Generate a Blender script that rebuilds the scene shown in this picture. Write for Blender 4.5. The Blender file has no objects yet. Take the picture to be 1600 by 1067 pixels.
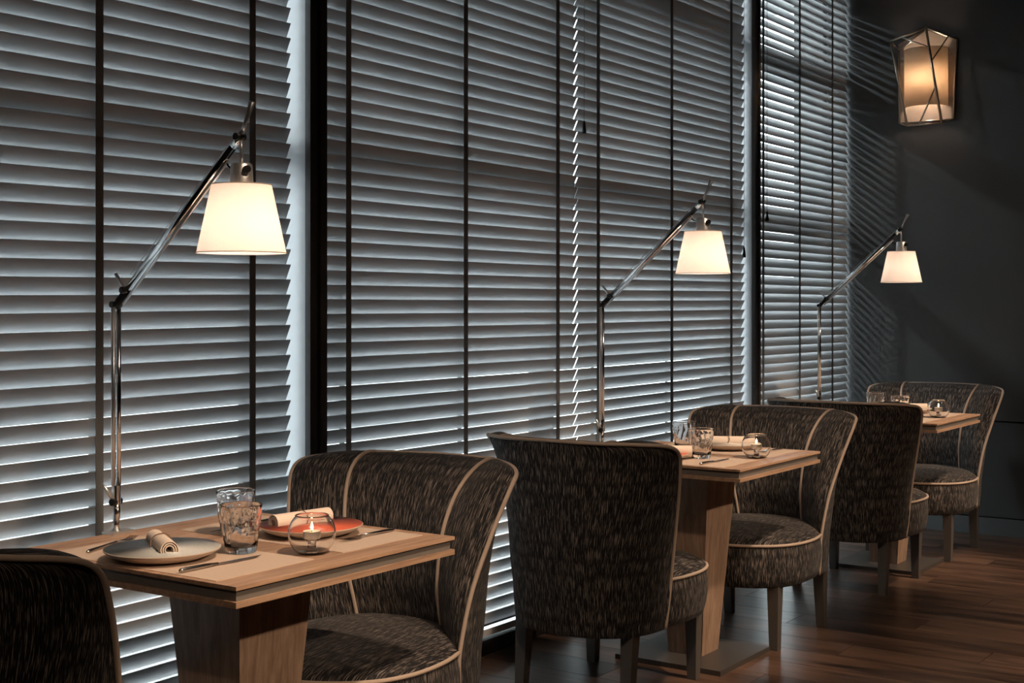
import bpy, math, random
from mathutils import Vector, Matrix

random.seed(7)
scene = bpy.context.scene
COL = scene.collection

# ------------------------------------------------------------------ camera
YAW = 0.605008
cam = bpy.data.cameras.new('camera')
cam_o = bpy.data.objects.new('camera', cam)
COL.objects.link(cam_o)
cam_o.location = (0, 0, 1.3007)
cam_o.rotation_euler = (math.pi / 2, 0, YAW - math.pi / 2)
cam.sensor_width = 36.0
cam.lens = 2103.77 / 1600 * 36
cam.shift_y = -(533.5 - 478.4) / 1600
cam.clip_start = 0.05
scene.camera = cam_o

# ------------------------------------------------------------------ world, lights, exposure
scene.view_settings.view_transform = 'Standard'
scene.view_settings.look = 'None'
scene.view_settings.exposure = 0.0
scene.view_settings.gamma = 1.0
scene.view_settings.use_curve_mapping = False

world = bpy.data.worlds.new('overcast_sky')
scene.world = world
world.use_nodes = True
bg = world.node_tree.nodes['Background']
bg.inputs['Color'].default_value = (0.89, 0.955, 1.0, 1)
bg.inputs['Strength'].default_value = 11.5


def lamp_light(name, kind, loc, energy, color, **kw):
    l = bpy.data.lights.new(name, kind)
    l.energy = energy
    l.color = color
    for k, v in kw.items():
        setattr(l, k, v)
    o = bpy.data.objects.new(name, l)
    o.location = loc
    COL.objects.link(o)
    return o


def aim(o, target):
    d = Vector(target) - o.location
    o.rotation_euler = d.to_track_quat('-Z', 'Y').to_euler()


# window openings let the sky in: sampling portals just outside the glass
for px0, px1 in ((1.45, 3.09), (3.17, 6.39), (6.46, 7.85)):
    p = bpy.data.lights.new('window_portal', 'AREA')
    p.shape = 'RECTANGLE'
    p.size = px1 - px0
    p.size_y = 3.14
    p.cycles.is_portal = True
    po = bpy.data.objects.new('window_portal', p)
    po.location = ((px0 + px1) / 2, 3.24, 1.65)
    po.rotation_euler = (-math.pi / 2, 0, 0)
    COL.objects.link(po)

# a floodlight on the facade outside, its rays rake through the end blind
fl = lamp_light('facade_floodlight', 'SPOT', (4.6, 6.60, 4.90), 1000, (0.90, 0.96, 1.0),
                spot_size=math.radians(50), spot_blend=0.8, shadow_soft_size=0.20)
aim(fl, (7.6, 2.9, 1.1))

# ceiling downlights: narrow ones on the three tables, soft ones along the aisle
WARM = (1.0, 0.74, 0.53)
for x in (2.218, 4.518, 6.665):
    d = lamp_light('table_downlight', 'SPOT', (x - 0.25, 0.35, 3.36), 340, WARM,
                   spot_size=math.radians(28), spot_blend=0.7, shadow_soft_size=0.06)
    aim(d, (x + 0.06, 2.22, 0.72))
for x, y, e in ((3.2, -0.2, 200), (5.2, 0.6, 340), (6.9, 0.9, 320)):
    d = lamp_light('aisle_downlight', 'SPOT', (x, y, 3.36), e, WARM,
                   spot_size=math.radians(48), spot_blend=0.8, shadow_soft_size=0.05)
    aim(d, (x, y, 0))
for x in (2.218, 4.518, 6.665):  # added fill from across the aisle, brightens pedestals and seat fronts
    d = lamp_light('far_fill_spot', 'SPOT', (x - 0.5, -2.5, 3.36), 560, WARM,
                   spot_size=math.radians(16), spot_blend=0.7, shadow_soft_size=0.08)
    aim(d, (x + 0.05, 2.15, 0.42))
for x, e in ((-0.9, 60), (1.35, 140), (3.55, 130)):  # extra fill spots, added to lift the dark chair backs
    d = lamp_light('chair_back_fill', 'SPOT', (x, 0.7, 3.36), e, WARM,
                   spot_size=math.radians(30), spot_blend=0.8, shadow_soft_size=0.08)
    aim(d, (x + 2.35, 2.2, 0.5))


# ------------------------------------------------------------------ materials
def new_mat(name):
    m = bpy.data.materials.new(name)
    m.use_nodes = True
    nt = m.node_tree
    return m, nt, nt.nodes['Principled BSDF']


def simple(name, col, rough=0.5, metal=0.0, spec=0.5, noise=0.0, nscale=40.0, bump=0.0, coat=0.0):
    m, nt, b = new_mat(name)
    b.inputs['Base Color'].default_value = (*col, 1)
    b.inputs['Roughness'].default_value = rough
    b.inputs['Metallic'].default_value = metal
    b.inputs['Specular IOR Level'].default_value = spec
    b.inputs['Coat Weight'].default_value = coat
    if noise or bump:
        tc = nt.nodes.new('ShaderNodeTexCoord')
        n = nt.nodes.new('ShaderNodeTexNoise')
        n.inputs['Scale'].default_value = nscale
        n.inputs['Detail'].default_value = 4
        nt.links.new(tc.outputs['Object'], n.inputs['Vector'])
        if noise:
            r = nt.nodes.new('ShaderNodeMapRange')
            r.inputs['To Min'].default_value = 1 - noise
            r.inputs['To Max'].default_value = 1 + noise
            nt.links.new(n.outputs['Fac'], r.inputs['Value'])
            mx = nt.nodes.new('ShaderNodeVectorMath')
            mx.operation = 'SCALE'
            mx.inputs[0].default_value = col
            nt.links.new(r.outputs['Result'], mx.inputs['Scale'])
            nt.links.new(mx.outputs['Vector'], b.inputs['Base Color'])
        if bump:
            bp = nt.nodes.new('ShaderNodeBump')
            bp.inputs['Strength'].default_value = bump
            bp.inputs['Distance'].default_value = 0.002
            nt.links.new(n.outputs['Fac'], bp.inputs['Height'])
            nt.links.new(bp.outputs['Normal'], b.inputs['Normal'])
    return m


def wood(name, c1, c2, scale=(1, 1, 1), rough=0.45, per_object=0.0, coord='Object', grain=1.0):
    m, nt, b = new_mat(name)
    L = nt.links
    tc = nt.nodes.new('ShaderNodeTexCoord')
    mp = nt.nodes.new('ShaderNodeMapping')
    mp.inputs['Scale'].default_value = scale
    L.new(tc.outputs[coord], mp.inputs['Vector'])
    vec = mp.outputs['Vector']
    if per_object:
        oi = nt.nodes.new('ShaderNodeObjectInfo')
        ad = nt.nodes.new('ShaderNodeVectorMath')
        ad.operation = 'ADD'
        cmb = nt.nodes.new('ShaderNodeCombineXYZ')
        ml = nt.nodes.new('ShaderNodeMath')
        ml.operation = 'MULTIPLY'
        ml.inputs[1].default_value = 37.0
        L.new(oi.outputs['Random'], ml.inputs[0])
        for k in range(3):
            L.new(ml.outputs[0], cmb.inputs[k])
        L.new(vec, ad.inputs[0])
        L.new(cmb.outputs[0], ad.inputs[1])
        vec = ad.outputs[0]
    n1 = nt.nodes.new('ShaderNodeTexNoise')
    n1.inputs['Scale'].default_value = 1.0
    n1.inputs['Detail'].default_value = 6
    n1.inputs['Roughness'].default_value = 0.62
    n1.inputs['Distortion'].default_value = 0.6
    L.new(vec, n1.inputs['Vector'])
    n2 = nt.nodes.new('ShaderNodeTexNoise')
    n2.inputs['Scale'].default_value = 5.0
    n2.inputs['Detail'].default_value = 3
    L.new(vec, n2.inputs['Vector'])
    mix = nt.nodes.new('ShaderNodeMath')
    mix.operation = 'MULTIPLY_ADD'
    mix.inputs[1].default_value = 0.35
    L.new(n2.outputs['Fac'], mix.inputs[0])
    L.new(n1.outputs['Fac'], mix.inputs[2])
    rp = nt.nodes.new('ShaderNodeValToRGB')
    rp.color_ramp.elements[0].position = 0.48
    rp.color_ramp.elements[0].color = (*c2, 1)
    rp.color_ramp.elements[1].position = 0.86
    rp.color_ramp.elements[1].color = (*c1, 1)
    L.new(mix.outputs[0], rp.inputs['Fac'])
    out = rp.outputs['Color']
    if per_object:
        hv = nt.nodes.new('ShaderNodeHueSaturation')
        mr = nt.nodes.new('ShaderNodeMapRange')
        mr.inputs['To Min'].default_value = 1 - per_object
        mr.inputs['To Max'].default_value = 1 + per_object
        L.new(oi.outputs['Random'], mr.inputs['Value'])
        L.new(mr.outputs['Result'], hv.inputs['Value'])
        L.new(out, hv.inputs['Color'])
        out = hv.outputs['Color']
    L.new(out, b.inputs['Base Color'])
    b.inputs['Roughness'].default_value = rough
    bp = nt.nodes.new('ShaderNodeBump')
    bp.inputs['Strength'].default_value = 0.15 * grain
    bp.inputs['Distance'].default_value = 0.001
    L.new(n2.outputs['Fac'], bp.inputs['Height'])
    L.new(bp.outputs['Normal'], b.inputs['Normal'])
    return m


def fabric_mat():
    m, nt, b = new_mat('streaked_black_fabric')
    L = nt.links
    uv = nt.nodes.new('ShaderNodeUVMap')
    uv.uv_map = 'UVMap'
    facs = []
    for sx, sy, lo, hi in ((400, 20, 0.56, 0.66), (650, 24, 0.57, 0.68)):
        mp = nt.nodes.new('ShaderNodeMapping')
        mp.inputs['Scale'].default_value = (sx, sy, 1)
        L.new(uv.outputs['UV'], mp.inputs['Vector'])
        n = nt.nodes.new('ShaderNodeTexNoise')
        n.inputs['Scale'].default_value = 1.0
        n.inputs['Detail'].default_value = 2.0
        L.new(mp.outputs['Vector'], n.inputs['Vector'])
        r = nt.nodes.new('ShaderNodeMapRange')
        r.inputs['From Min'].default_value = lo
        r.inputs['From Max'].default_value = hi
        L.new(n.outputs['Fac'], r.inputs['Value'])
        facs.append(r.outputs['Result'])
    mx = nt.nodes.new('ShaderNodeMath')
    mx.operation = 'MAXIMUM'
    L.new(facs[0], mx.inputs[0])
    L.new(facs[1], mx.inputs[1])
    cm = nt.nodes.new('ShaderNodeMix')
    cm.data_type = 'RGBA'
    cm.inputs[6].default_value = (0.0065, 0.0065, 0.008, 1)
    cm.inputs[7].default_value = (0.27, 0.225, 0.19, 1)
    L.new(mx.outputs[0], cm.inputs[0])
    L.new(cm.outputs[2], b.inputs['Base Color'])
    b.inputs['Roughness'].default_value = 0.75
    b.inputs['Specular IOR Level'].default_value = 0.3
    b.inputs['Sheen Weight'].default_value = 0.08
    bp = nt.nodes.new('ShaderNodeBump')
    bp.inputs['Strength'].default_value = 0.4
    bp.inputs['Distance'].default_value = 0.001
    L.new(mx.outputs[0], bp.inputs['Height'])
    L.new(bp.outputs['Normal'], b.inputs['Normal'])
    return m


def glass_mat(name, col=(1, 1, 1), rough=0.0, ior=1.45):
    m, nt, b = new_mat(name)
    b.inputs['Base Color'].default_value = (*col, 1)
    b.inputs['Transmission Weight'].default_value = 1.0
    b.inputs['Roughness'].default_value = rough
    b.inputs['IOR'].default_value = ior
    return m


def pane_mat():
    m = bpy.data.materials.new('window_glass')
    m.use_nodes = True
    nt = m.node_tree
    nt.nodes.clear()
    out = nt.nodes.new('ShaderNodeOutputMaterial')
    t = nt.nodes.new('ShaderNodeBsdfTransparent')
    t.inputs['Color'].default_value = (0.93, 0.96, 0.96, 1)
    g = nt.nodes.new('ShaderNodeBsdfGlossy')
    g.inputs['Roughness'].default_value = 0.02
    lw = nt.nodes.new('ShaderNodeLayerWeight')
    pw = nt.nodes.new('ShaderNodeMath')
    pw.operation = 'POWER'
    pw.inputs[1].default_value = 4.0
    nt.links.new(lw.outputs['Facing'], pw.inputs[0])
    ma = nt.nodes.new('ShaderNodeMath')
    ma.operation = 'MULTIPLY_ADD'
    ma.inputs[1].default_value = 0.75
    ma.inputs[2].default_value = 0.03
    nt.links.new(pw.outputs[0], ma.inputs[0])
    mx = nt.nodes.new('ShaderNodeMixShader')
    nt.links.new(ma.outputs[0], mx.inputs['Fac'])
    nt.links.new(t.outputs[0], mx.inputs[1])
    nt.links.new(g.outputs[0], mx.inputs[2])
    nt.links.new(mx.outputs[0], out.inputs['Surface'])
    return m


def shade_mat(name, col, trans=0.6, weave=300.0):
    m = bpy.data.materials.new(name)
    m.use_nodes = True
    nt = m.node_tree
    nt.nodes.clear()
    out = nt.nodes.new('ShaderNodeOutputMaterial')
    d = nt.nodes.new('ShaderNodeBsdfDiffuse')
    t = nt.nodes.new('ShaderNodeBsdfTranslucent')
    d.inputs['Color'].default_value = (*col, 1)
    tc = nt.nodes.new('ShaderNodeTexCoord')
    n = nt.nodes.new('ShaderNodeTexNoise')
    n.inputs['Scale'].default_value = weave
    nt.links.new(tc.outputs['Object'], n.inputs['Vector'])
    r = nt.nodes.new('ShaderNodeMapRange')
    r.inputs['To Min'].default_value = 0.88
    r.inputs['To Max'].default_value = 1.08
    nt.links.new(n.outputs['Fac'], r.inputs['Value'])
    v = nt.nodes.new('ShaderNodeVectorMath')
    v.operation = 'SCALE'
    v.inputs[0].default_value = col
    nt.links.new(r.outputs['Result'], v.inputs['Scale'])
    nt.links.new(v.outputs['Vector'], t.inputs['Color'])
    mx = nt.nodes.new('ShaderNodeMixShader')
    mx.inputs['Fac'].default_value = trans
    nt.links.new(d.outputs[0], mx.inputs[1])
    nt.links.new(t.outputs[0], mx.inputs[2])
    nt.links.new(mx.outputs[0], out.inputs['Surface'])
    return m


def emit_mat(name, col, strength):
    m = bpy.data.materials.new(name)
    m.use_nodes = True
    nt = m.node_tree
    nt.nodes.clear()
    out = nt.nodes.new('ShaderNodeOutputMaterial')
    e = nt.nodes.new('ShaderNodeEmission')
    e.inputs['Color'].default_value = (*col, 1)
    e.inputs['Strength'].default_value = strength
    nt.links.new(e.outputs[0], out.inputs['Surface'])
    return m


def speckle_mat(name, base, spot, rough=0.3):
    m, nt, b = new_mat(name)
    tc = nt.nodes.new('ShaderNodeTexCoord')
    n = nt.nodes.new('ShaderNodeTexNoise')
    n.inputs['Scale'].default_value = 320
    n.inputs['Detail'].default_value = 3
    nt.links.new(tc.outputs['Object'], n.inputs['Vector'])
    r = nt.nodes.new('ShaderNodeValToRGB')
    r.color_ramp.elements[0].position = 0.36
    r.color_ramp.elements[0].color = (*spot, 1)
    r.color_ramp.elements[1].position = 0.46
    r.color_ramp.elements[1].color = (*base, 1)
    nt.links.new(n.outputs['Fac'], r.inputs['Fac'])
    nt.links.new(r.outputs['Color'], b.inputs['Base Color'])
    b.inputs['Roughness'].default_value = rough
    return m


M = {}
M['slat'] = simple('slat_grey_paint', (0.46, 0.465, 0.47), 0.36, noise=0.04, nscale=6)
M['tape'] = simple('ladder_tape_cloth', (0.20, 0.205, 0.21), 0.9, noise=0.2, nscale=400)
M['frame'] = simple('dark_bronze_frame', (0.032, 0.026, 0.023), 0.4, noise=0.1)
M['black'] = simple('black_gap', (0.003, 0.003, 0.003), 0.6, noise=0.1)
M['jamb'] = simple('pale_grey_jamb_paint', (0.40, 0.41, 0.42), 0.6, noise=0.04, nscale=8, bump=0.05)
M['wall'] = simple('charcoal_wall_paint', (0.072, 0.072, 0.073), 0.55, noise=0.06, nscale=5, bump=0.05)
M['wall_room'] = simple('dark_room_paint', (0.075, 0.070, 0.066), 0.7, noise=0.05, nscale=4)
M['ceiling'] = simple('ceiling_paint', (0.10, 0.095, 0.09), 0.8, noise=0.03, nscale=4)
M['ground'] = simple('pale_paving', (0.45, 0.46, 0.47), 0.8, noise=0.1, nscale=3)
M['base'] = simple('grey_baseboard_paint', (0.105, 0.108, 0.11), 0.5, noise=0.05)
M['floor'] = wood('dark_walnut_floor', (0.170, 0.098, 0.066), (0.022, 0.013, 0.010), (7.0, 0.9, 7.0), 0.33, 0.35)
M['table'] = wood('oak_table_veneer', (0.54, 0.345, 0.225), (0.29, 0.168, 0.102), (3.0, 42.0, 42.0), 0.42)
M['table_leg'] = wood('oak_pedestal_veneer', (0.46, 0.315, 0.22), (0.23, 0.142, 0.095), (48.0, 48.0, 3.0), 0.45)
M['band'] = simple('taupe_edge_band', (0.17, 0.15, 0.13), 0.5, noise=0.08)
M['plate_metal'] = simple('taupe_base_metal', (0.085, 0.075, 0.067), 0.42, metal=0.3, noise=0.06)
M['leg'] = simple('taupe_leg_paint', (0.125, 0.112, 0.10), 0.40, metal=0.25, noise=0.05)
M['fabric'] = fabric_mat()
M['piping'] = simple('tan_piping', (0.50, 0.385, 0.30), 0.7, noise=0.12, nscale=300)
M['chrome'] = simple('polished_aluminium', (0.80, 0.81, 0.82), 0.14, metal=1.0, noise=0.03)
M['brushed'] = simple('brushed_aluminium', (0.74, 0.73, 0.72), 0.36, metal=0.9, noise=0.06, nscale=200)
M['knob'] = simple('black_plastic', (0.006, 0.006, 0.006), 0.35, noise=0.1)
M['shade'] = shade_mat('parchment_shade', (0.92, 0.84, 0.77), 0.62)
M['bulb'] = emit_mat('bulb_glow', (1.0, 0.88, 0.76), 9.0)
M['paper'] = simple('kraft_placemat', (0.56, 0.43, 0.335), 0.8, noise=0.05, nscale=120)
M['plate_grey'] = speckle_mat('grey_glaze', (0.62, 0.63, 0.61), (0.46, 0.45, 0.43))
M['plate_coral'] = speckle_mat('coral_glaze', (0.78, 0.17, 0.10), (0.60, 0.11, 0.06))
M['plate_white'] = speckle_mat('cream_glaze', (0.66, 0.60, 0.53), (0.52, 0.46, 0.40))
M['stoneware'] = simple('raw_stoneware_rim', (0.52, 0.42, 0.34), 0.6, noise=0.1, nscale=150)
M['napkin'] = simple('cream_linen', (0.80, 0.66, 0.54), 0.85, noise=0.06, nscale=500, bump=0.3)
M['string'] = simple('brown_string', (0.22, 0.14, 0.09), 0.8, noise=0.1)
M['steel'] = simple('cutlery_steel', (0.42, 0.39, 0.37), 0.22, metal=1.0, noise=0.03)
M['glass'] = glass_mat('clear_tumbler_glass')
M['bowl'] = glass_mat('clear_bowl_glass', ior=1.35)
M['wax'] = simple('white_candle_wax', (0.85, 0.78, 0.70), 0.5, noise=0.03)
M['cup'] = simple('tealight_cup', (0.75, 0.74, 0.72), 0.3, metal=0.6, noise=0.03)
M['wick'] = simple('charred_wick', (0.01, 0.008, 0.006), 0.9, noise=0.1)
M['flame'] = emit_mat('candle_flame', (1.0, 0.66, 0.32), 45.0)
M['sconce_metal'] = simple('champagne_nickel', (0.56, 0.50, 0.42), 0.28, metal=1.0, noise=0.04)
M['sconce_plate'] = simple('beige_back_plate', (0.42, 0.33, 0.26), 0.6, noise=0.04)
M['sconce_shade'] = shade_mat('linen_drum_shade', (0.88, 0.74, 0.58), 0.6, 220)
M['pane'] = pane_mat()


# ------------------------------------------------------------------ geometry helpers
class Geo:
    def __init__(self):
        self.v = []
        self.f = []
        self.uv = {}

    def add(self, vs, fs, uvs=None):
        o = len(self.v)
        self.v += [tuple(p) for p in vs]
        for i, f in enumerate(fs):
            if uvs is not None:
                self.uv[len(self.f)] = uvs[i]
            self.f.append([o + k for k in f])
        return self

    def box(self, x0, x1, y0, y1, z0, z1):
        vs = [(x, y, z) for z in (z0, z1) for y in (y0, y1) for x in (x0, x1)]
        fs = [(0, 2, 3, 1), (4, 5, 7, 6), (0, 1, 5, 4), (2, 6, 7, 3), (0, 4, 6, 2), (1, 3, 7, 5)]
        return self.add(vs, fs)

    def prism(self, ring0, ring1):
        n = len(ring0)
        fs = [(i, (i + 1) % n, n + (i + 1) % n, n + i) for i in range(n)]
        fs += [tuple(range(n - 1, -1, -1)), tuple(range(n, 2 * n))]
        return self.add(list(ring0) + list(ring1), fs)

    def tube(self, pts, r, seg=8, caps=True):
        pts = [Vector(p) for p in pts]
        rs = r if isinstance(r, (list, tuple)) else [r] * len(pts)
        vs, fs = [], []
        prev = None
        for i, p in enumerate(pts):
            a = pts[max(i - 1, 0)]
            b = pts[min(i + 1, len(pts) - 1)]
            t = (b - a).normalized()
            if prev is None:
                up = Vector((0, 0, 1)) if abs(t.z) < 0.9 else Vector((1, 0, 0))
                n = t.cross(up).normalized()
            else:
                n = (prev - t * prev.dot(t))
                n = n.normalized() if n.length > 1e-6 else t.orthogonal().normalized()
            prev = n
            bn = t.cross(n)
            for k in range(seg):
                a_ = 2 * math.pi * k / seg
                vs.append(p + (n * math.cos(a_) + bn * math.sin(a_)) * rs[i])
        for i in range(len(pts) - 1):
            for k in range(seg):
                k2 = (k + 1) % seg
                fs.append((i * seg + k, i * seg + k2, (i + 1) * seg + k2, (i + 1) * seg + k))
        if caps:
            fs.append(tuple(range(seg - 1, -1, -1)))
            fs.append(tuple((len(pts) - 1) * seg + k for k in range(seg)))
        return self.add(vs, fs)

    def lathe(self, prof, seg=32, cx=0, cy=0, wob=None):
        vs, fs = [], []
        for j, (r, z) in enumerate(prof):
            for k in range(seg):
                a = 2 * math.pi * k / seg
                rr = r + (wob(a, z, j) if wob else 0)
                vs.append((cx + rr * math.cos(a), cy + rr * math.sin(a), z))
        for j in range(len(prof) - 1):
            for k in range(seg):
                k2 = (k + 1) % seg
                fs.append((j * seg + k, j * seg + k2, (j + 1) * seg + k2, (j + 1) * seg + k))
        if prof[0][0] > 1e-5:
            fs.append(tuple(range(seg - 1, -1, -1)))
        if prof[-1][0] > 1e-5:
            fs.append(tuple((len(prof) - 1) * seg + k for k in range(seg)))
        return self.add(vs, fs)

    def grid(self, rows, closed_u=False, uvscale=None):
        nv, nu = len(rows), len(rows[0])
        vs = [p for row in rows for p in row]
        # uv in metres: u along the widest row, v along the middle column
        U = [[0.0] * nu for _ in range(nv)]
        for j in range(nv):
            for i in range(1, nu):
                U[j][i] = U[j][i - 1] + (Vector(rows[j][i]) - Vector(rows[j][i - 1])).length
            mid = U[j][nu // 2]
            U[j] = [q - mid for q in U[j]]
        ref = max(range(nv), key=lambda j: U[j][-1] - U[j][0])
        V = [0.0] * nv
        for j in range(1, nv):
            V[j] = V[j - 1] + (Vector(rows[j][nu // 2]) - Vector(rows[j - 1][nu // 2])).length
        fs, uvs = [], []
        for j in range(nv - 1):
            for i in range(nu if closed_u else nu - 1):
                i2 = (i + 1) % nu
                fs.append((j * nu + i, j * nu + i2, (j + 1) * nu + i2, (j + 1) * nu + i))
                ua, ub = U[ref][i], (U[ref][i2] if i2 else U[ref][-1] + 0.01)
                uvs.append(((ua, V[j]), (ub, V[j]), (ub, V[j + 1]), (ua, V[j + 1])))
        return self.add(vs, fs, uvs)

    def mesh(self, name, mat, smooth=False):
        me = bpy.data.meshes.new(name)
        me.from_pydata(self.v, [], self.f)
        me.materials.append(mat)
        if self.uv:
            ul = me.uv_layers.new(name='UVMap')
            for p in me.polygons:
                q = self.uv.get(p.index)
                if q:
                    for li, c in zip(p.loop_indices, q):
                        ul.data[li].uv = c
        if smooth:
            me.polygons.foreach_set('use_smooth', [True] * len(me.polygons))
        me.update()
        return me

    def build(self, name, mat, parent=None, smooth=False, loc=None, sharp=None):
        me = self.mesh(name, mat, smooth)
        if sharp and smooth:
            me.set_sharp_from_angle(angle=math.radians(sharp))
        o = bpy.data.objects.new(name, me)
        COL.objects.link(o)
        if parent:
            o.parent = parent
        if loc:
            o.location = loc
        return o


def weld(o):
    import bmesh
    bm = bmesh.new()
    bm.from_mesh(o.data)
    bmesh.ops.remove_doubles(bm, verts=bm.verts, dist=0.0004)
    bmesh.ops.recalc_face_normals(bm, faces=bm.faces)
    bm.to_mesh(o.data)
    bm.free()


def empty(name, loc, rz=0.0):
    o = bpy.data.objects.new(name, None)
    o.empty_display_size = 0.1
    o.location = loc
    o.rotation_euler = (0, 0, rz)
    COL.objects.link(o)
    return o


def tag(o, label=None, cat=None, group=None, kind=None):
    if label:
        o['label'] = label
    if cat:
        o['category'] = cat
    if group:
        o['group'] = group
    if kind:
        o['kind'] = kind
    return o


def copy_tree(o, parent=None):
    c = o.copy()
    COL.objects.link(c)
    if parent:
        c.parent = parent
    for ch in list(o.children):
        copy_tree(ch, c)
    return c


def spline(pts, n):
    """Catmull-Rom through pts, n samples."""
    P = [Vector(p) for p in pts]
    P = [P[0] * 2 - P[1]] + P + [P[-1] * 2 - P[-2]]
    m = len(pts) - 1
    out = []
    for k in range(n):
        t = k / (n - 1) * m
        i = min(int(t), m - 1)
        u = t - i
        a, b, c, d = P[i:i + 4]
        out.append(0.5 * ((2 * b) + (c - a) * u + (2 * a - 5 * b + 4 * c - d) * u * u
                          + (3 * b - a - 3 * c + d) * u ** 3))
    return out


# ------------------------------------------------------------------ the room
XE = 7.85          # end wall
XN = -3.0          # wall behind the camera
YB = -3.5          # far side of the aisle
YW = 2.90          # room face of the window posts
ZC = 3.40

floor = tag(Geo().box(XN, XE + 0.2, YB, 3.30, -0.10, -0.004).build('floor', M['floor']), kind='structure')
PW = 0.19
px = 2.53
row = 0
pm = {}
while px < XE - 0.001:
    w = min(PW, XE - px)
    y = -1.6 - (row * 0.47) % 1.3
    while y < 2.98:
        y1 = min(y + 1.3, 2.98)
        y0 = max(y, -1.6)
        if y1 - y0 > 0.02:
            ln = round(y1 - y0, 3)
            key = (round(w, 3), ln)
            if key not in pm:
                g = Geo()
                b = 0.0012
                g.prism([(0.0006, 0.0006, -0.004), (w - 0.0006, 0.0006, -0.004), (w - 0.0006, ln - 0.0006, -0.004), (0.0006, ln - 0.0006, -0.004)],
                        [(b, b, 0), (w - b, b, 0), (w - b, ln - b, 0), (b, ln - b, 0)])
                pm[key] = g.mesh('plank', M['floor'])
            o = bpy.data.objects.new('plank', pm[key])
            COL.objects.link(o)
            o.parent = floor
            o.location = (px, y0, 0)
        y += 1.3
    px += PW
    row += 1

tag(Geo().box(XN, XE + 0.2, YB, 3.30, ZC, ZC + 0.1).build('ceiling', M['ceiling']), kind='structure')
tag(Geo().box(XN - 0.1, XN, YB, 3.30, -0.1, ZC).build('wall_near', M['wall_room']), kind='structure')
tag(Geo().box(XN, XE + 0.2, YB - 0.1, YB, -0.1, ZC).build('wall_aisle', M['wall_room']), kind='structure')
g = Geo().box(XN, 1.38, YW, 3.30, -0.004, ZC)
g.box(1.38, XE, YW + 0.02, 3.30, 3.26, ZC)
tag(g.build('wall_window', M['wall_room']), kind='structure')
tag(Geo().box(-12, 22, 3.31, 30, -0.3, -0.12).build('ground', M['ground']), kind='structure')

# unseen slab added outside to keep sky light off the upper slats
tag(Geo().box(-6, 16, 3.30, 8.8, 5.0, 5.2).build('sky_blocker', M['ceiling']), kind='structure')

# end wall of large panels with open joints
we = tag(Geo().box(XE + 0.012, XE + 0.2, YB, 3.30, -0.004, ZC).build('wall_end', M['black']), kind='structure')
for z0, z1 in ((0.104, 0.6425), (0.6505, ZC - 0.002)):
    yy = 3.30
    for wd in (3.4, 3.4):
        y0 = max(yy - wd, YB)
        Geo().box(XE, XE + 0.013, y0 + 0.002, yy - 0.002, z0, z1).build('panel', M['wall'], we)
        yy = y0
tag(Geo().box(XE - 0.006, XE + 0.012, YB, 2.99, 0.0, 0.096).build('baseboard_end', M['base']), kind='structure')

# posts between the windows: pale jamb with a dark two-strip cover towards the room
for n, (x0, x1) in enumerate(((1.38, 1.45), (3.092, 3.165), (6.392, 6.452))):
    t = tag(Geo().box(x0, x1, YW + 0.022, 3.22, 0.0, 3.26).build('trim_%d' % (n + 1), M['jamb']), kind='structure')
    m3 = (x1 - x0)
    Geo().box(x0 - 0.002, x0 + m3 * 0.42, YW, YW + 0.022, 0.0, 3.26).build('cover_strip', M['frame'], t)
    Geo().box(x1 - m3 * 0.40, x1 + 0.002, YW, YW + 0.022, 0.0, 3.26).build('cover_strip', M['frame'], t)
    Geo().box(x0 + m3 * 0.42, x1 - m3 * 0.40, YW + 0.012, YW + 0.022, 0.0, 3.26).build('groove', M['black'], t)

for n, (x0, x1) in enumerate(((1.45, 3.092), (3.165, 6.392), (6.452, XE))):
    g = Geo()
    g.box(x0, x1, 3.08, 3.22, 0.0, 0.07)
    g.box(x0, x1, 3.08, 3.22, 3.20, 3.26)
    g.box(x0, x0 + 0.04, 3.10, 3.18, 0.07, 3.20)
    g.box(x1 - 0.04, x1, 3.10, 3.18, 0.07, 3.20)
    wn = tag(g.build('window_%d' % (n + 1), M['frame']), kind='structure')
    Geo().box(x0 + 0.04, x1 - 0.04, 3.07, 3.18, 1.74, 1.83).build('transom', M['frame'], wn)
    Geo().box(x0 + 0.04, x1 - 0.04, 3.06, 3.18, 2.61, 2.73).build('transom', M['frame'], wn)
    if n == 1:
        Geo().box(4.72, 4.79, 3.10, 3.18, 0.07, 3.20).build('mullion', M['frame'], wn)
    Geo().box(x0, x1, 2.935, 3.08, 0.0, 0.055).build('sill', M['black'], wn)
    cuts = [x0 + 0.04, x1 - 0.04] if n != 1 else [x0 + 0.04, 4.72, 4.79, x1 - 0.04]
    for a, b in zip(cuts[::2], cuts[1::2]):
        for z0, z1 in ((0.07, 1.74), (1.83, 2.61), (2.73, 3.20)):
            Geo().box(a, b, 3.137, 3.143, z0, z1).build('pane', M['pane'], wn)

# ------------------------------------------------------------------ venetian blinds
SW, ST, PITCH = 0.0525, 0.0026, 0.047
TILT = math.radians(25)


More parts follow.
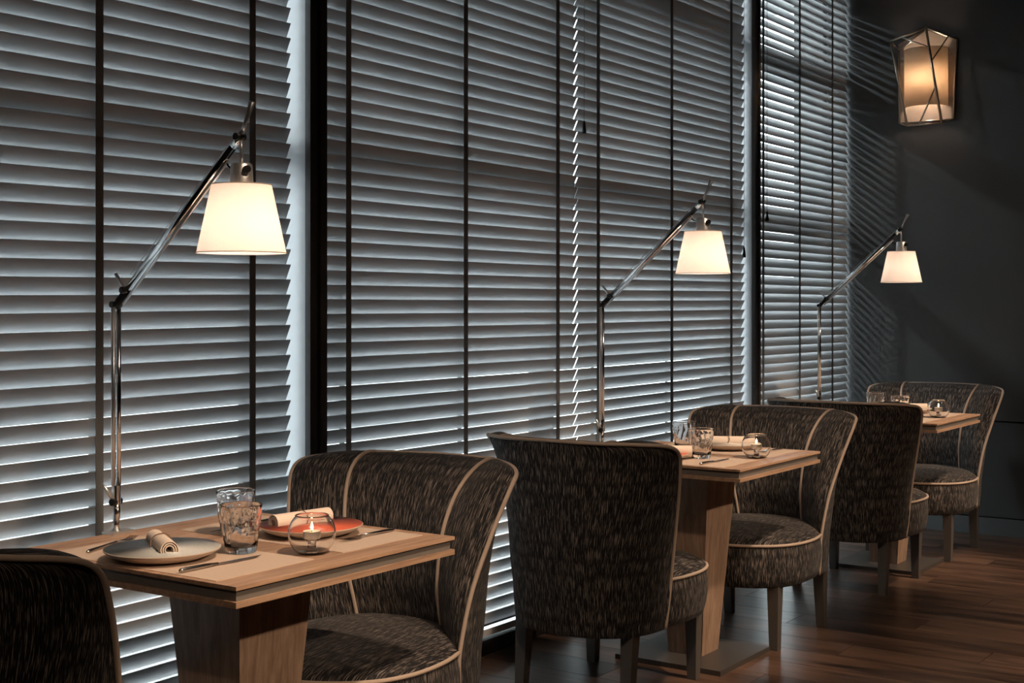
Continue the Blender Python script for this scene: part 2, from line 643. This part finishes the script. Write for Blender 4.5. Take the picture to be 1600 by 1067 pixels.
def blind(x0, x1, tapes, room_up, roll, label, cords=()):
    root = empty('venetian_blind', (x0, 2.955, 0))
    tag(root, label, 'blind', 'grey slatted blinds along the window wall')
    L = x1 - x0
    s, c = math.sin(TILT), math.cos(TILT)
    # slat cross-section: room edge at y = 0
    top = Vector((0, 0, SW * c)) if room_up else Vector((0, SW * s, SW * c))
    bot = Vector((0, SW * s, 0)) if room_up else Vector((0, 0, 0))
    ax = (top - bot).normalized()
    nn = Vector((0, ax.z, -ax.y)) * (ST / 2)
    r0 = [bot + nn, bot - nn, top - nn, top + nn]
    me = Geo().prism([(0, p.y, p.z) for p in r0], [(L, p.y, p.z) for p in r0]).mesh('slat', M['slat'])
    z = 0.10
    while z < 3.20:
        o = bpy.data.objects.new('slat', me)
        COL.objects.link(o)
        o.parent = root
        o.location = (0, random.uniform(-0.0006, 0.0006), z + random.uniform(-0.0006, 0.0006))
        o.rotation_euler = (random.uniform(-0.005, 0.005), roll, 0)
        z += PITCH
    for tx in tapes:
        Geo().box(tx - x0 - 0.0125, tx - x0 + 0.0125, -0.0045, -0.0033, 0.07, 3.22).build('ladder_tape', M['tape'], root)
        Geo().box(tx - x0 - 0.0125, tx - x0 + 0.0125, 0.0252, 0.0264, 0.07, 3.22).build('ladder_tape', M['tape'], root)
    Geo().box(0, L, -0.002, 0.028, 0.062, 0.088).build('bottom_rail', M['slat'], root)
    Geo().box(0, L, -0.012, 0.045, 3.205, 3.258).build('head_rail', M['slat'], root)
    for cx, cz in cords:
        cd = Geo().tube([(cx - x0, -0.012, 3.2), (cx - x0, -0.012, cz + 0.05)], 0.0013, 5).build('pull_cord', M['tape'], root)
        Geo().lathe([(0.0, cz + 0.055), (0.004, cz + 0.05), (0.009, cz + 0.01), (0.009, cz), (0.0, cz)], 10,
                    cx - x0, -0.012).build('tassel', M['knob'], cd, True)
    return root


blind(1.452, 3.060, (1.78, 2.331, 2.893), True, -0.009,
      'grey slatted blind behind the nearest table, left of the first dark post')
blind(3.185, 4.747, (3.326, 3.97, 4.595), True, 0.0,
      'grey slatted blind between the first dark post and the bright vertical gap')
blind(4.756, 6.375, (4.912, 5.575, 6.212), True, -0.005,
      'grey slatted blind behind the middle lamp, right of the bright vertical gap',
      ((4.785, 2.02), (6.345, 1.55)))
blind(6.475, 7.836, (6.60, 7.09, 7.578), False, 0.002,
      'narrow brighter slatted blind beside the charcoal end wall', ((6.63, 1.75),))

# ------------------------------------------------------------------ tables
TL = 0.71


def make_table(x, y):
    root = empty('dining_table', (x, y, 0))
    h = TL / 2
    Geo().box(-h, h, -h, h, 0.742, 0.750).build('table_top', M['table'], root)
    Geo().box(-h + 0.008, h - 0.008, -h + 0.008, h - 0.008, 0.719, 0.742).build('edge_band', M['band'], root)
    Geo().box(-h, h, -h, h, 0.707, 0.719).build('lower_top', M['table'], root)
    a, b = 0.120, 0.068
    Geo().prism([(-b, -b, 0.018), (b, -b, 0.018), (b, b, 0.018), (-b, b, 0.018)],
                [(-a, -a, 0.707), (a, -a, 0.707), (a, a, 0.707), (-a, a, 0.707)]).build('pedestal', M['table_leg'], root)
    Geo().box(-0.213, 0.213, -0.213, 0.213, 0.0, 0.018).build('base_plate', M['plate_metal'], root)
    return root


TX = [1.863 + TL / 2, 1.863 + 2.30 + TL / 2, 1.863 + 4.447 + TL / 2]
TY = 1.946 + TL / 2
t0 = make_table(TX[0], TY)
tables = [t0, copy_tree(t0), copy_tree(t0)]
for t, x, lab in zip(tables, TX, (
        'square oak pedestal table nearest the camera, with the grey-blue plate',
        'square oak pedestal table in the middle of the row',
        'square oak pedestal table at the far end, next to the charcoal wall')):
    t.location = (x, TY, 0)
    tag(t, lab, 'table', 'square oak tables along the window')


# ------------------------------------------------------------------ chairs
def make_chair():
    root = empty('tub_chair', (0, 0, 0))
    side = [(-.095, .258, .240), (-.088, .266, .32), (-.083, .272, .40), (-.100, .296, .55), (-.138, .330, .69),
            (-.170, .352, .775), (-.197, .363, .826), (-.240, .354, .855), (-.318, .290, .865), (-.385, .203, .869)]
    E = spline(side, 46)

    def bx(z):
        return -0.360 - 0.05 * min(1, max(0, (z - .24) / .62)) ** 0.8

    # outer shell
    rows = []
    NU = 33
    for e in E:
        w = min(1, max(0, (e.z - .40) / .42))
        w = w * w * (3 - 2 * w)
        b = bx(e.z)
        r = []
        for i in range(NU):
            ph = (i / (NU - 1) * 2 - 1) * math.pi / 2
            yp = math.sin(ph)
            fa = 1 - (max(0, 1 - abs(yp) ** 2.5)) ** (1 / 2.5)
            fb = abs(yp) ** 3
            fr = fa * (1 - w) + fb * w
            r.append((b + (e.x - b) * fr, e.y * yp, e.z + 0.002 * (1 - abs(yp)) * w))
        rows.append(r)
    o = Geo().grid(rows).build('outer_back', M['fabric'], root, True)
    top = rows[-1]
    # inner panels
    S = spline([(-.215, .140, .400), (-.195, .142, .47), (-.175, .147, .55), (-.175, .160, .67), (-.200, .175, .76),
                (-.240, .190, .820), (-.292, .200, .856), (-.345, .204, .870), (-.385, .203, .869)], 33)
    Ei = spline([side[2], (-.089, .284, .475), side[3], (-.132, .325, .67), side[5], side[6], side[7], side[8], side[9]], 33)
    rows = []
    for j, s in enumerate(S):
        k = j / 32
        r = []
        back = 0.030 * (1 - k) + 0.026 * k
        for i in range(17):
            yp = i / 8 - 1
            bul = (1 - yp * yp)
            r.append((s.x - back * bul, s.y * yp, s.z + (0.004 * bul if k > 0.6 else 0)))
        rows.append(r)
    Geo().grid(rows).build('inner_back', M['fabric'], root, True)
    for sg in (1, -1):
        rows = []
        for j, (s, e) in enumerate(zip(S, Ei)):
            k = j / 32
            r = []
            amp = 0.030 * math.sin(math.pi * min(1, 0.25 + k * 0.75)) ** 0.7 if k < 1 else 0
            for i in range(11):
                q = i / 10
                p = s.lerp(e, q)
                bu = 4 * q * (1 - q) * amp
                # a fold beside the seam, then the padded roll of the wing
                bu *= 0.55 + 0.75 * q
                r.append((p.x + bu * 0.75, sg * (p.y - bu * 0.15), p.z + bu * (0.25 + 0.65 * k)))
            rows.append(r if sg < 0 else r[::-1])
        Geo().grid(rows).build('wing_panel', M['fabric'], root, True)
        Geo().tube([(p.x + 0.003, sg * p.y, p.z + 0.002) for p in S], 0.0058, 8).build('seam_piping', M['piping'], root, True)
    # piping round the rim of the shell
    left = [Vector((e.x, e.y, e.z)) for e in E]
    mid = [Vector(p) for p in top][::-1]
    path = left + mid[2:-2:2] + [Vector((e.x, -e.y, e.z)) for e in E][::-1]
    Geo().tube(path, 0.0062, 8).build('rim_piping', M['piping'], root, True)
    # seat: band and crowned cushion
    fr = [(-.083, .270), (0, .286), (.09, .288), (.17, .274), (.245, .236), (.305, .162), (.337, .08), (.346, 0)]
    F = spline([(p[0], p[1], 0) for p in fr], 25)
    rear = spline([(-.335, 0, 0), (-.315, .09, 0), (-.265, .175, 0), (-.18, .238, 0), (-.083, .270, 0)], 15)
    half = [Vector((p.x, p.y, 0)) for p in rear] + [Vector((p.x, p.y, 0)) for p in F[1:]]
    loop = [Vector((p.x, -p.y, 0)) for p in half] + [Vector((p.x, p.y, 0)) for p in half[::-1][1:-1]]

    def ring(ins, z):
        c = Vector((0.0, 0, 0))
        out = []
        for p in loop:
            d = (p - c)
            L_ = d.length
            q = c + d * max(0, (L_ - ins)) / L_
            out.append((q.x, q.y, z))
        return out
    band = [ring(0.10, .238), ring(0.028, .238), ring(0.012, .246), ring(.003, .275), ring(-.003, .32), ring(-.003, .36), ring(.002, .400)]
    g = Geo().grid(band, closed_u=True)
    g.build('seat_band', M['fabric'], root, True)
    g = Geo()
    tops = [ring(.002, .400), ring(.012, .413), ring(.035, .426), ring(.08, .436), ring(.15, .442), ring(.22, .445)]
    n = len(loop)
    vs = [p for r in tops for p in r] + [(0, 0, .446)]
    fs, uvs = [], []
    for j in range(len(tops) - 1):
        for i in range(n):
            i2 = (i + 1) % n
            q = (j * n + i, j * n + i2, (j + 1) * n + i2, (j + 1) * n + i)
            fs.append(q)
    for i in range(n):
        fs.append(((len(tops) - 1) * n + i, (len(tops) - 1) * n + (i + 1) % n, len(tops) * n))
    for f in fs:
        uvs.append([(vs[k][1] + 0.25 * vs[k][0] ** 2, vs[k][0]) for k in f])
    g.add(vs, fs, uvs)
    g.build('seat_cushion', M['fabric'], root, True)
    pp = [Vector((p.x, p.y, .401)) for p in F]
    pp = [Vector((p.x, -p.y, p.z)) for p in pp] + pp[::-1][1:]
    Geo().tube(pp, 0.0058, 8).build('seat_piping', M['piping'], root, True)
    for lx, ly in ((.212, .205), (.212, -.205), (-.232, .205), (-.232, -.205)):
        a, b = .0235, .0165
        dx = -.022 if lx < 0 else 0.0
        Geo().prism([(lx + dx - b, ly - b, 0), (lx + dx + b, ly - b, 0), (lx + dx + b, ly + b, 0), (lx + dx - b, ly + b, 0)],
                    [(lx - a, ly - a, .262), (lx + a, ly - a, .262), (lx + a, ly + a, .262), (lx - a, ly + a, .262)]).build('leg', M['leg'], root)
    return root


chair0 = make_chair()
for ch in chair0.children:
    if ch.name.split('.')[0] in ('outer_back', 'inner_back', 'wing_panel'):
        weld(ch)
seats = [(1.745, 2.32, 0, 'black tub chair cut off at the lower left corner, seen from behind'),
         (2.688, 2.362, math.pi + 0.10, 'black tub chair facing the camera at the nearest table, beside the coral plate'),
         (4.02, 2.36, 0, 'black tub chair with its back to the camera in the centre, at the middle table'),
         (4.97, 2.285, math.pi, 'black tub chair facing the camera at the middle table'),
         (6.19, 2.28, 0, 'black tub chair with its back to the camera at the far table'),
         (7.125, 2.28, math.pi, 'black tub chair farthest away, against the charcoal end wall')]
for i, (x, y, rz, lab) in enumerate(seats):
    c = chair0 if i == 0 else copy_tree(chair0)
    c.location = (x, y, 0)
    c.rotation_euler = (0, 0, rz)
    tag(c, lab, 'chair', 'black tub chairs with tan piping')


# ------------------------------------------------------------------ lamps clamped to the tables
def make_lamp():
    root = empty('table_lamp', (0, 0, 0))
    # clamp at the rear table edge (z = 0 is the table top)
    g = Geo().box(-0.035, 0.035, -0.03, 0.012, 0.0, 0.006)
    g.box(-0.02, 0.02, 0.003, 0.012, -0.075, 0.0)
    g.box(-0.02, 0.02, -0.03, 0.012, -0.081, -0.075)
    cl = g.build('clamp', M['brushed'], root)
    Geo().tube([(0, -0.016, -0.075), (0, -0.016, -0.047)], 0.006, 10).build('clamp_screw', M['chrome'], cl, True)
    Geo().tube([(0, 0, 0.004), (0, 0.002, 0.02), (0.001, 0, 0.045), (0, 0, 0.075)], [0.010, 0.008, 0.0085, 0.009], 12).build('neck', M['chrome'], root, True)
    # lower joint with lever
    j = Geo().tube([(0, 0, 0.07), (0, 0, 0.115)], 0.0105, 12).build('lower_joint', M['chrome'], root, True, sharp=40)
    Geo().tube([(-0.018, -0.004, 0.076), (0.014, 0.004, 0.076)], 0.0088, 12).build('knob', M['knob'], j, True, sharp=40)
    Geo().tube([(-0.010, 0, 0.08), (-0.034, 0.006, 0.118)], [0.005, 0.0042], 8).build('lever', M['brushed'], j, True)
    # post: two slim parallel rods and a flat spring housing
    ps = Geo().tube([(0.006, 0, 0.10), (0.006, 0, 0.555)], 0.0062, 12).build('post', M['chrome'], root, True)
    Geo().tube([(-0.010, 0.0, 0.115), (-0.010, 0.0, 0.55)], 0.0052, 12).build('spring_rod', M['brushed'], ps, True)
    # elbow
    A0 = Vector((0, 0, 0.555))
    A1 = Vector((0, -0.425, 0.932))
    u = (A1 - A0).normalized()
    el = Geo().tube([A0 + Vector((0, 0, -0.008)), A0 + u * 0.012, A0 + u * 0.075], [0.0088, 0.0098, 0.0088], 12).build('elbow', M['knob'], root, True)
    Geo().tube([A0 + Vector((-0.017, 0, 0)), A0 + Vector((0.012, 0, 0))], 0.0078, 12).build('knob', M['knob'], el, True, sharp=40)
    kk = A0 + u * 0.052
    Geo().tube([kk + Vector((-0.018, 0, 0)), kk + Vector((0.013, 0, 0))], 0.0085, 12).build('knob', M['knob'], el, True, sharp=40)
    Geo().tube([kk + Vector((-0.004, 0.004, 0.004)), kk + Vector((-0.010, 0.030, 0.040))], [0.0048, 0.0040], 8).build('lever', M['brushed'], el, True)
    # arm
    am = Geo().tube([A0 + u * 0.06, A1 - u * 0.02], 0.0092, 14).build('arm', M['chrome'], root, True)
    off = Vector((0, 0.010, 0.012))
    Geo().tube([A0 + u * 0.085 + off * 1.3, A1 + off * 0.8], 0.0007, 5).build('tension_wire', M['brushed'], am)
    Geo().tube([A0 + u * 0.02 - off * 0.95, A1 - off * 0.85 - u * 0.06], 0.0034, 8).build('lower_rod', M['brushed'], am, True)
    # tip joint and handle
    tj = Geo().tube([A1 - u * 0.03, A1 + u * 0.012], 0.0095, 12).build('tip_joint', M['chrome'], root, True)
    Geo().tube([A1 + Vector((-0.016, 0, 0)), A1 + Vector((0.012, 0, 0))], 0.0082, 12).build('knob', M['knob'], tj, True, sharp=40)
    hd = Vector((0, -0.45, 0.89)).normalized()
    Geo().tube([A1 + u * 0.006, A1 + hd * 0.035, A1 + hd * 0.085], [0.005, 0.0042, 0.0078], 10).build('tip_handle', M['brushed'], tj, True)
    # hanger, socket, shade, bulb
    sx = Vector((0, A1.y - 0.004, 0))
    Geo().tube([(0, A1.y, A1.z - 0.004), (0, A1.y - 0.004, 0.905), (0, sx.y, 0.865)], 0.0040, 8).build('hanger', M['brushed'], root, True)
    sk = Geo().lathe([(0.0, 0.873), (0.021, 0.872), (0.0245, 0.868), (0.0265, 0.824), (0.0, 0.824)], 24, 0, sx.y).build('socket_cap', M['brushed'], root, True, sharp=40)
    Geo().tube([(-0.006, sx.y - 0.018, 0.857), (-0.012, sx.y - 0.031, 0.857)], 0.0085, 12).build('switch_knob', M['knob'], sk, True, sharp=40)
    crd = spline([(0, sx.y + 0.02, 0.862), (0, sx.y + 0.042, 0.868), (0, sx.y + 0.052, 0.893), (0, A1.y + 0.040, A1.z - 0.030)], 12)
    Geo().tube(crd, 0.0026, 6).build('cord', M['knob'], sk, True)
    prof = [(0.0670, 0.822), (0.1000, 0.670)]
    g = Geo()
    seg = 48
    vs, fs = [], []
    ring_list = [(0.067, 0.824), (0.0835, 0.747), (0.100, 0.670), (0.0985, 0.670), (0.082, 0.747), (0.0655, 0.824)]
    for (r, z) in ring_list:
        for k in range(seg):
            a = 2 * math.pi * k / seg
            vs.append((r * math.cos(a), sx.y + r * math.sin(a), z))
    for q in range(len(ring_list)):
        q2 = (q + 1) % len(ring_list)
        for k in range(seg):
            k2 = (k + 1) % seg
            fs.append((q * seg + k, q2 * seg + k, q2 * seg + k2, q * seg + k2))
    sh = g.add(vs, fs).build('lamp_shade', M['shade'], root, True, sharp=40)
    g = Geo()
    for rr, zz in ((0.0675, 0.8235), (0.1005, 0.6705)):
        pts = [(rr * math.cos(2 * math.pi * k / 40), sx.y + rr * math.sin(2 * math.pi * k / 40), zz) for k in range(41)]
        g.tube(pts, 0.0011, 5, False)
    g.build('shade_trim', M['stoneware'], sh)
    g = Geo()
    for k in range(3):
        a = 2 * math.pi * k / 3
        g.tube([(0.02 * math.cos(a), sx.y + 0.02 * math.sin(a), 0.826), (0.066 * math.cos(a), sx.y + 0.066 * math.sin(a), 0.822)], 0.0015, 5)
    g.build('shade_spider', M['brushed'], sh)
    Geo().lathe([(0.0, 0.722), (0.014, 0.728), (0.021, 0.745), (0.019, 0.768), (0.012, 0.792), (0.012, 0.824)], 20, 0, sx.y).build('bulb', M['bulb'], root, True)
    return root, sx.y


lamp0, lamp_dy = make_lamp()
for i, (x, lab) in enumerate(((2.146, 'slim aluminium arm lamp with lit shade on the nearest table'),
                              (4.443, 'slim aluminium arm lamp with lit shade on the middle table'),
                              (6.632, 'slim aluminium arm lamp with lit shade on the far table, before the dark wall'))):
    o = lamp0 if i == 0 else copy_tree(lamp0)
    o.location = (x, 2.653, 0.750)
    tag(o, lab, 'lamp', 'arm lamps clamped to the tables')
    lamp_light('lamp_bulb_light', 'POINT', (x, 2.653 + lamp_dy, 0.750 + 0.700), 1.15, (1.0, 0.87, 0.79), shadow_soft_size=0.03)

# ------------------------------------------------------------------ wall sconce
sc = empty('wall_sconce', (XE, 2.48, 2.36))
tag(sc, 'lit wall sconce in an angular metal cage on the charcoal wall', 'sconce')
Y0, Z0 = 2.48, 2.36


def sp(x, y, z):
    return Vector((x - XE, y - Y0, z - Z0))


A, B, F_, G_ = sp(7.70, 2.644, 2.842), sp(7.70, 2.439, 2.897), sp(7.70, 2.548, 2.342), sp(7.70, 2.350, 2.345)
D, E_, C_, H_ = sp(7.842, 2.644, 2.806), sp(7.842, 2.641, 2.381), sp(7.842, 2.303, 2.841), sp(7.842, 2.327, 2.382)
TB = sp(7.842, 2.487, 2.915)
for a, b, r in ((A, B, .006), (B, C_, .006), (A, F_, .007), (B, G_, .0075), (C_, H_, .007), (A, D, .005), (D, E_, .006),
                (E_, F_, .004), (F_, G_, .0045), (G_, H_, .0045), (D, TB, .004), (TB, C_, .004), (E_, H_, .004)):
    Geo().tube([a, b], r, 8).build('cage_bar', M['sconce_metal'], sc, True)
for a, b in ((A.lerp(B, .30), B.lerp(G_, .205)), (B.lerp(C_, .72), B.lerp(G_, .35)), (B.lerp(G_, .62), F_.lerp(G_, .34))):
    Geo().tube([a, b], .0048, 8).build('cage_bar', M['sconce_metal'], sc, True)
pl = [sp(7.84, 2.648, 2.848), E_, sp(7.84, 2.598, 2.366), H_, C_, sp(7.84, 2.487, 2.922)]
Geo().prism([(-0.001, p.y, p.z) for p in pl], [(-0.007, p.y, p.z) for p in pl]).build('back_plate', M['sconce_plate'], sc)
g = Geo()
for k, (rx, ry) in enumerate(((0.112, 0.1265), (0.110, 0.1245))):
    pass
ring = []
for k in range(33):
    a = math.pi * k / 32
    ring.append((-0.006 - 0.112 * math.sin(a), 0.1265 * math.cos(a) + 0.0015))
vs = [(x, y, 2.462 - Z0) for x, y in ring] + [(x, y, 2.800 - Z0) for x, y in ring]
fs = [(k, k + 1, 34 + k, 33 + k) for k in range(32)]
sh = Geo().add(vs, fs).build('drum_shade', M['sconce_shade'], sc, True)
sm = sh.modifiers.new('thickness', 'SOLIDIFY')
sm.thickness = 0.002
for y in (0.145, -0.15):
    Geo().box(-0.03, -0.016, min(y, y * 0.86), max(y, y * 0.86), 0.392, 0.402).build('bracket', M['sconce_metal'], sc)
Geo().lathe([(0.0, 0.235), (0.015, 0.24), (0.022, 0.265), (0.014, 0.30), (0.012, 0.325), (0.0, 0.325)], 16, -0.042, 0).build('bulb', M['bulb'], sc, True)
Geo().box(-0.06, -0.006, -0.008, 0.008, 0.325, 0.34).build('bulb_holder', M['sconce_metal'], sc)
lamp_light('sconce_bulb_light', 'POINT', (XE - 0.045, 2.48, 2.62), 13.0, (1.0, 0.80, 0.62), shadow_soft_size=0.04)


# ------------------------------------------------------------------ table settings
def placemat(x, y, z, lab):
    o = Geo().box(-0.142, 0.142, -0.27, 0.27, 0, 0.0012).build('placemat', M['paper'], None, loc=(x, y, z))
    tag(o, lab, 'placemat', 'kraft paper placemats')


def plate(x, y, z, mat, lab):
    root = empty('plate', (x, y, z))
    tag(root, lab, 'plate', 'coupe plates on the placemats')
    Geo().lathe([(0.0, 0.0), (0.070, 0.0), (0.085, 0.003), (0.110, 0.012), (0.1245, 0.0215), (0.1255, 0.0235), (0.1245, 0.0245)], 48).build('body', M['stoneware'], root, True)
    Geo().lathe([(0.0, 0.0065), (0.072, 0.0070), (0.090, 0.0105), (0.110, 0.018), (0.1240, 0.0247)], 48).build('glazed_well', mat, root, True)
    return root


def napkin(x, y, z, rz, lab, length=0.17, r=0.0225):
    root = empty('napkin_roll', (x, y, z))
    root.rotation_euler = (0, 0, rz)
    tag(root, lab, 'napkin', 'rolled cream napkins')
    outer, inner = [], []
    n = 72
    th = 0.0021
    for k in range(n):
        t = k / (n - 1)
        a = -math.pi * 0.35 + t * 2 * math.pi * 3.1
        rr = 0.0085 + (r - 0.0085) * t
        outer.append((rr * math.cos(a), r + rr * math.sin(a)))
        inner.append(((rr - th) * math.cos(a), r + (rr - th) * math.sin(a)))
    prof = outer + inner[::-1]
    m = len(prof)
    vs, fs = [], []
    for s in (-1, 1):
        vs += [(s * length / 2, p[0], p[1]) for p in prof]
    for k in range(m):
        k2 = (k + 1) % m
        fs.append((k, k2, m + k2, m + k))
    for k in range(n - 1):
        a, b, c, d = k, k + 1, m - 2 - k, m - 1 - k
        fs.append((a, d, c, b))
        fs.append((m + a, m + b, m + c, m + d))
    Geo().add(vs, fs).build('cloth', M['napkin'], root, True, sharp=35)
    pts = [(0.004 * math.sin(3 * 2 * math.pi * k / 24), (r + 0.0012) * math.cos(2 * math.pi * k / 24), r + (r + 0.0012) * math.sin(2 * math.pi * k / 24)) for k in range(25)]
    Geo().tube(pts, 0.0013, 5, False).build('string', M['string'], root)
    return root


def knife(x, y, z, rz, lab):
    root = empty('table_knife', (x, y, z))
    root.rotation_euler = (0, 0, rz)
    tag(root, lab, 'knife', 'steel table knives')
    Geo().tube([(-0.118, 0, .0055), (-0.112, 0, .0055), (-0.05, 0, .005), (-0.012, 0, .004)], [0.003, 0.0055, 0.0048, 0.0032], 8).build('handle', M['steel'], root, True)
    Geo().prism([(-0.012, -.003, .0025), (0.03, -.008, .0025), (0.09, -.008, .0025), (0.118, 0.002, .0025), (-0.012, 0.003, .0025)],
                [(-0.012, -.003, .0050), (0.03, -.008, .0032), (0.09, -.008, .0032), (0.118, 0.002, .0034), (-0.012, 0.003, .0050)]).build('blade', M['steel'], root)


def fork(x, y, z, rz, lab):
    root = empty('table_fork', (x, y, z))
    root.rotation_euler = (0, 0, rz)
    tag(root, lab, 'fork', 'steel table forks')
    Geo().tube([(-0.10, 0, .004), (-0.09, 0, .004), (-0.03, 0, .006), (0.02, 0, .007)], [0.002, 0.005, 0.0032, 0.0026], 8).build('handle', M['steel'], root, True)
    g = Geo().prism([(0.018, -.003, .005), (0.035, -.0105, .004), (0.050, -.0105, .003), (0.050, .0105, .003), (0.035, .0105, .004), (0.018, .003, .005)],
                    [(0.018, -.003, .008), (0.035, -.0105, .006), (0.050, -.0105, .005), (0.050, .0105, .005), (0.035, .0105, .006), (0.018, .003, .008)])
    for k in range(4):
        y_ = -.009 + k * .006
        g.tube([(0.049, y_, .004), (0.075, y_, .004), (0.096, y_, .009)], [.0016, .0015, .0008], 6)
    g.build('head', M['steel'], root)


def wob(a, z, j):
    if z < 0.012 or z > 0.098:
        return 0.0
    e = min(1.0, (z - 0.012) / 0.02, (0.098 - z) / 0.02)
    return e * 0.0016 * (math.sin(9 * a + 160 * z) * math.cos(5 * a - 210 * z + 1.3) + 0.6 * math.sin(13 * a - 120 * z))


glass_mesh = None


def tumbler(x, y, z, rz, lab):
    global glass_mesh
    if glass_mesh is None:
        prof = [(0.0, 0.0), (0.030, 0.0), (0.0335, 0.002)]
        for k in range(17):
            t = k / 16
            prof.append((0.0345 + 0.0125 * t ** 0.85, 0.006 + t * 0.100))
        prof += [(0.0470, 0.1075), (0.0452, 0.1072)]
        nout = len(prof)
        for k in range(9):
            t = 1 - k / 8
            prof.append((0.0310 + 0.0138 * t ** 0.85, 0.018 + t * 0.088))
        prof += [(0.026, 0.0145), (0.0, 0.014)]

        def w2(a, z, j):
            return wob(a, z, j) if j < nout else 0.0
        glass_mesh = Geo().lathe(prof, 56, wob=w2).mesh('tumbler', M['glass'], True)
    o = bpy.data.objects.new('tumbler', glass_mesh)
    COL.objects.link(o)
    o.location = (x, y, z)
    o.rotation_euler = (0, 0, rz)
    tag(o, lab, 'glass', 'dimpled clear tumblers')


candle0 = None


def candle(x, y, z, lab):
    global candle0
    if candle0 is None:
        root = empty('candle_bowl', (0, 0, 0))
        R, cz = 0.0535, 0.0440
        out = []
        for k in range(19):
            a = -math.pi / 2 + math.radians(33) + (math.pi - math.radians(33) - math.radians(44)) * k / 18
            out.append((R * math.cos(a), cz + R * math.sin(a)))
        z0 = out[0][1]
        out = [(r, q - z0) for r, q in out]
        th = 0.0022
        czz = cz - z0
        inn = []
        for r, q in out[::-1]:
            d = math.hypot(r, q - czz)
            inn.append((r * (d - th) / d, max(czz + (q - czz) * (d - th) / d, 0.004)))
        rim = [(out[-1][0] + 0.001, out[-1][1] + 0.002), (out[-1][0] - 0.001, out[-1][1] + 0.003)]
        Geo().lathe([(0.0, 0.0)] + out + rim + inn + [(0.0, 0.004)], 40).build('bowl', M['bowl'], root, True)
        # small glass riser carrying the tealight
        Geo().lathe([(0.0, 0.0045), (0.017, 0.0045), (0.010, 0.012), (0.009, 0.026), (0.017, 0.033), (0.0, 0.033)], 20).build('riser', M['bowl'], root, True)
        cup = Geo().lathe([(0.0, 0.0335), (0.0185, 0.0335), (0.0195, 0.0355), (0.0195, 0.050), (0.0185, 0.050), (0.0185, 0.0465), (0.0, 0.0465)], 28).build('tealight_cup', M['cup'], root, True, sharp=40)
        Geo().lathe([(0.0182, 0.0466), (0.0182, 0.0478), (0.0, 0.0474)], 24).build('wax', M['wax'], cup, True)
        Geo().tube([(0, 0, 0.047), (0.0005, 0, 0.053)], 0.0008, 5).build('wick', M['wick'], cup)
        Geo().lathe([(0.0, 0.0515), (0.0028, 0.0545), (0.0036, 0.0580), (0.0024, 0.0640), (0.0, 0.0710)], 12).build('flame', M['flame'], cup, True)
        candle0 = root
        o = root
    else:
        o = copy_tree(candle0)
    o.location = (x, y, z)
    tag(o, lab, 'candle', 'round glass candle bowls')


ZT = 0.750
ZM = ZT + 0.0012
where = ('nearest table', 'middle table', 'far table')
for i in range(3):
    ox = TX[i] - TL / 2 - 0.0
    oy = 1.946
    w = where[i]
    placemat(ox + 0.158, oy + 0.343, ZT, 'kraft placemat on the left side of the ' + w)
    placemat(ox + 0.536, oy + 0.343, ZT, 'kraft placemat on the right side of the ' + w)
    jx = (0, 0.012, 0.02)[i]
    tumbler(ox + 0.266 + (0, -.035, -.01)[i], oy + 0.262, ZM if False else ZT + 0.0012 * (ox + 0.266 + 0.03 < ox + 0.30), 0.3 + i,
            'front dimpled tumbler on the ' + w)
    tumbler(ox + 0.425 + (0, .03, -.005)[i], oy + 0.445, ZM, 1.4 + i, 'rear dimpled tumbler on the ' + w)
    candle(ox + 0.352 + jx, oy + (0.128, 0.105, 0.108)[i], ZT, 'round glass bowl with a lit tealight on the ' + w)

x0, y0 = 1.863, 1.946
plate(x0 + 0.118, y0 + 0.350, ZM, M['plate_grey'], 'grey-blue speckled plate with a rolled napkin, nearest table')
plate(x0 + 0.532, y0 + 0.300, ZM, M['plate_coral'], 'coral plate behind the candle on the nearest table')
napkin(x0 + 0.122, y0 + 0.358, ZM + 0.0075, math.radians(60), 'cream napkin roll with string on the grey-blue plate')
napkin(x0 + 0.545, y0 + 0.345, ZM + 0.0085, math.radians(-8), 'cream napkin roll on the coral plate of the nearest table')
knife(x0 + 0.142, y0 + 0.190, ZM, 0.0, 'steel knife before the grey-blue plate on the nearest table')
fork(x0 + 0.152, y0 + 0.562, ZM, 0.33, 'steel fork beyond the grey-blue plate on the nearest table')
fork(x0 + 0.580, y0 + 0.163, ZM, math.pi, 'steel fork beside the coral plate, right of the candle, nearest table')
knife(x0 + 0.520, y0 + 0.512, ZM, math.pi, 'steel knife behind the tumblers on the nearest table')

x0 = 1.863 + 2.30
plate(x0 + 0.100, y0 + 0.385, ZM, M['plate_coral'], 'coral plate partly hidden behind the central chair, middle table')
plate(x0 + 0.578, y0 + 0.318, ZM, M['plate_white'], 'cream plate with a napkin roll behind the candle, middle table')
napkin(x0 + 0.135, y0 + 0.345, ZM + 0.0075, math.radians(-55), 'cream napkin roll on the coral plate of the middle table')
napkin(x0 + 0.575, y0 + 0.318, ZM + 0.0075, math.radians(-62), 'cream napkin roll with string on the cream plate, middle table', 0.20, 0.0225)
knife(x0 + 0.150, y0 + 0.165, ZM, 0.0, 'steel knife at the front edge of the middle table')
fork(x0 + 0.580, y0 + 0.140, ZM, math.pi, 'steel fork right of the candle on the middle table')

x0 = 1.863 + 4.447
plate(x0 + 0.560, y0 + 0.335, ZM, M['plate_white'], 'cream plate behind the candle on the far table')
napkin(x0 + 0.555, y0 + 0.320, ZM + 0.0075, math.radians(-60), 'cream napkin roll on the plate of the far table', 0.19, 0.0225)
